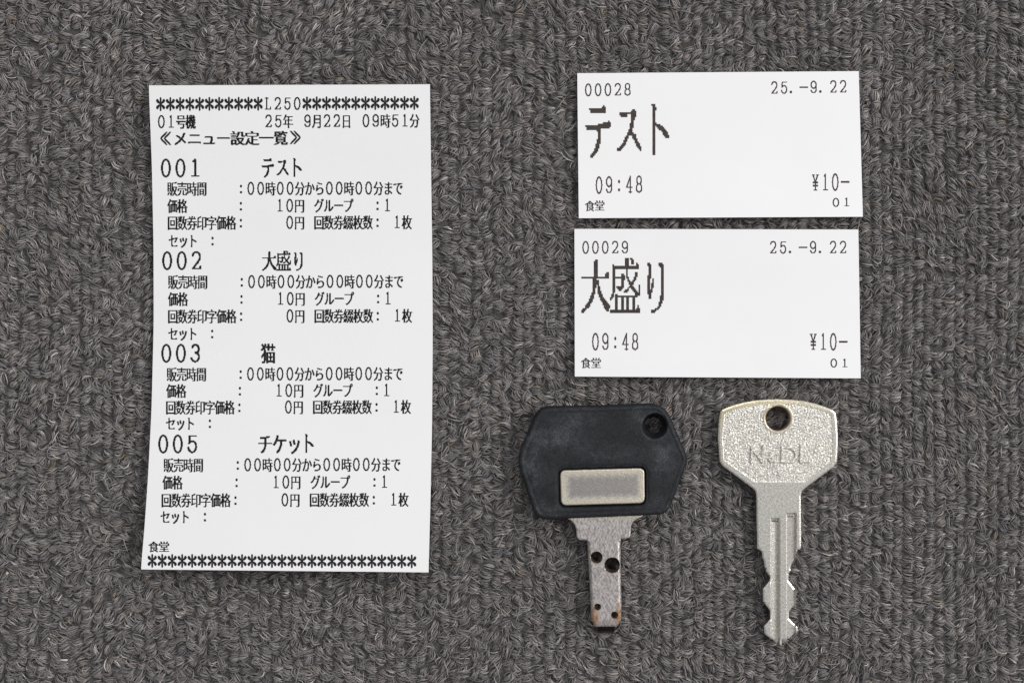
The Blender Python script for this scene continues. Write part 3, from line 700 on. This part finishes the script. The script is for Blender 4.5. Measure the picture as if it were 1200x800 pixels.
    relief('blade_tip', tip, [], lambda P: ZB - 0.0004 - 0.0011 * sstep(732, 742, P[:, 1]) - 0.0003 * np.clip(1 - sdf(P, tip) / 1.2, 0, 1), 0.0010, M_DARK, root, step=0.7, rings=(0.4,), wear=lambda P: np.stack([0.45 * sstep(740, 744, P[:, 1]) + 0.35 * (np.abs(P[:, 0] - 710.6) > 10), 0 * P[:, 0], 0 * P[:, 0]], 1), ztop=ZB)
black_key()

# ------------------------------------------------------------------ silver key
HEAD = [(846.5, 480.3), (852, 477.6), (860.6, 474.6), (872, 471.6), (885, 469.3), (898, 468.2), (911, 467.8), (926, 468.3), (941.8, 469.8), (955, 472.6), (966.2, 476.2), (975, 479.9), (979.2, 483.6),
        (980.8, 495), (981.8, 508.7), (981.8, 525), (980.6, 541.2), (977, 546.8)]
SILVER = HEAD + [(944, 571.2), (939.6, 575.6), (938.5, 581), (938.8, 610), (938.9, 641), (937.6, 643.6), (935.4, 643.4), (933.4, 646.5), (932.7, 654), (928.8, 661), (927.2, 667), (928, 669), (925.2, 672.5), (925.0, 680.8), (932.9, 691.5),
        (933.1, 706.8), (925.8, 717.6), (925.6, 725.6), (934.4, 734.6), (935.0, 738.6), (926.2, 748.9), (916.0, 749.4), (915.9, 755.8), (914.2, 756.2), (906.4, 750.2), (896.2, 742.4), (895.3, 733.8), (902.9, 725), (902.7, 715.4),
        (894.4, 704.2), (894.2, 690), (901.8, 680.6), (903, 676), (897.6, 668.8), (898, 666.5), (896.2, 663.6), (895.6, 657.4), (893.6, 652.5), (893, 646.5), (890.2, 643.6), (887.6, 642.6), (886.9, 610), (886.6, 580), (885.2, 575), (882, 571.6), (847, 545.6), (843.6, 540.6), (841.6, 514), (842.2, 497), (844.0, 483.6)]
TS = 0.0023
REC = [(849.2, 484.2), (862, 478.9), (885, 474.1), (911, 472.3), (941, 474.4), (962, 479.9), (974.6, 485.2), (976.2, 508), (976.4, 524), (974.8, 538.6), (944.3, 564.6), (884.8, 564.6), (848.4, 539.2), (846.2, 512)]
def silver_key():
    root = thing('key', 'bare silver key with a coarse cast head, round hole and double sided cuts', 'key', at(911, 560, 0.0))
    rec = rounded(REC, 2.0, 3)
    hole = circle(911.8, 490.2, 14.2, 48)
    N1 = [(880.6, 541.5), (881.4, 524.5), (893.4, 540.8), (895, 522.8)]
    amp = [(908.6, 540.6), (902.2, 532.6), (903.8, 529.8), (906.0, 532), (900.8, 537.4), (903.0, 540.6), (906.2, 539.2), (908.8, 535.4)]
    Dl = [(916.0, 540.4), (917.2, 524.0), (927.0, 523.8), (933.2, 529.6), (933.0, 535.6), (929.0, 540.2), (916.0, 540.4)]
    Ll = [(939.2, 522.0), (938.4, 540.3), (947.6, 540.3)]
    rg = np.random.default_rng(12)
    waves = [(2 * math.pi / rg.uniform(2.3, 4.2), rg.normal(-0.75, 0.75), rg.uniform(0, 6.28)) for _ in range(30)]
    def grain(x, y):
        o = np.zeros(len(x))
        for k, a, p in waves: o += np.sin(k * (math.cos(a) * x - math.sin(a) * y) + p)
        return np.clip(o / math.sqrt(15), -1.8, 1.8)
    def zs(P):
        s = sdf(P, SILVER); x, y = P[:, 0], P[:, 1]
        z = TS - 0.00013 * np.clip(1 - s / 1.6, 0, 1)
        z -= 0.00022 * (1 - sstep(466, 482, y)) * (s < 9)
        # recessed cast field of the head
        r = np.hypot(x - 911.8, y - 490.2)
        q = np.minimum(sdf(P, rec), r - 17.4)
        fld = sstep(-0.1, 1.1, q)
        z -= 0.00017 * fld
        rr = np.hypot(x - 911.8, y - 490.2)
        z -= 0.00022 * np.clip(1 - (rr - 14.2) / 1.5, 0, 1) ** 1.6
        # coarse grain of the casting
        z += fld * 0.000036 * grain(x, y)
        for st, hw in ((N1, 1.3), (amp, 0.8), (Dl, 1.3), (Ll, 1.3)):
            d = seg_dist(P, st); f = (1 - sstep(hw, hw + 0.9, d)) * fld; z += 0.00030 * f - f * 0.000036 * grain(x, y)
        # milled keyways
        def slot(x0, x1, ya, yb):
            return sstep(-.45, .45, x - x0) * sstep(-.45, .45, x1 - x) * sstep(-.4, .4, y - ya) * sstep(-.3, .3, yb - y)
        g1 = slot(904.6, 912.9, 607.0, 900); g2 = slot(923.0, 932.6, 601.0, 900)
        z -= 0.00095 * np.maximum(g1, g2)
        z -= 0.00085 * (slot(905.2, 912.3, 607.5, 611.5) + slot(923.6, 932.0, 601.5, 606.0))  # slot ends sunk extra deep, added so the ends turn dark
        def lip(e, sgn, ya, yb): return np.clip(((x - e) * sgn + 1.6) / 1.15, 0, 1) * ((x - e) * sgn < 0.2) * ((x - e) * sgn > -1.65) * (y > ya) * (y < yb)
        z -= 0.00010 * (lip(904.6, 1, 607, 900) + lip(912.9, -1, 607, 900) + lip(923.0, 1, 601, 900) + lip(932.6, -1, 601, 644))
        z -= 0.00018 * np.clip(g1 * (x - 904.6) / 8.3, 0, 1)
        return z
    def ws(P):
        s = sdf(P, SILVER); o = np.zeros((len(P), 3))
        r = np.hypot(P[:, 0] - 911.8, P[:, 1] - 490.2)
        q = np.minimum(sdf(P, rec), r - 17.4)
        fld = sstep(-0.1, 1.1, q)
        top = 1 - sstep(470, 512, P[:, 1])
        o[:, 1] = np.clip((1 - fld) * (0.25 + 0.75 * top) * (P[:, 1] < 548) * (1 - 0.6 * sstep(880, 980, P[:, 0])) + 0.10, 0, 1)
        o[:, 0] = 0.7 * np.exp(-((r - 14.5) / 1.1) ** 2) + 0.25 * (P[:, 1] > 607) * (P[:, 1] < 660) * (np.abs(P[:, 0] - 928) < 5) * np.exp(-((P[:, 0] - 931.6) / 2.2) ** 2)
        o[:, 2] = 0.06 + 0.9 * fld
        return o
    feats = [(True, rec), (True, [tuple(p) for p in offset_ring(rec, 1.1)]), (True, circle(911.8, 490.2, 17.4, 60))]
    for xx, ya in ((904.15, 606.6), (905.05, 607.4), (912.45, 607.4), (913.35, 606.6), (922.55, 600.6), (923.45, 601.4), (903.0, 606.6), (914.5, 606.6), (921.4, 600.6)):
        feats.append((False, [(xx, ya), (xx, 745)]))
    for ya in (607.2, 608.1, 611.2, 612.0): feats.append((False, [(905.0, ya), (912.5, ya)]))
    for ya in (601.1, 602.0, 605.6, 606.4): feats.append((False, [(923.4, ya), (932.2, ya)]))
    for xx in (932.15, 933.05, 934.2): feats.append((False, [(xx, 601), (xx, 643)]))
    relief('key_body', SILVER, [hole], zs, 0.0, M_NICKEL, root, step=0.55, rings=(0.35, 0.8, 1.3), feats=feats, wear=ws, ztop=TS, sharp=46)
silver_key()

foot = [RCT_L + RCT_R[::-1], T1_L + T1_R[::-1], T2_L + T2_R[::-1], list(GRIP), SILVER, [(676, 606), (739, 606), (739, 631), (728, 633), (728, 742), (696, 742), (689, 633), (676, 631)]]
build_carpet(foot)
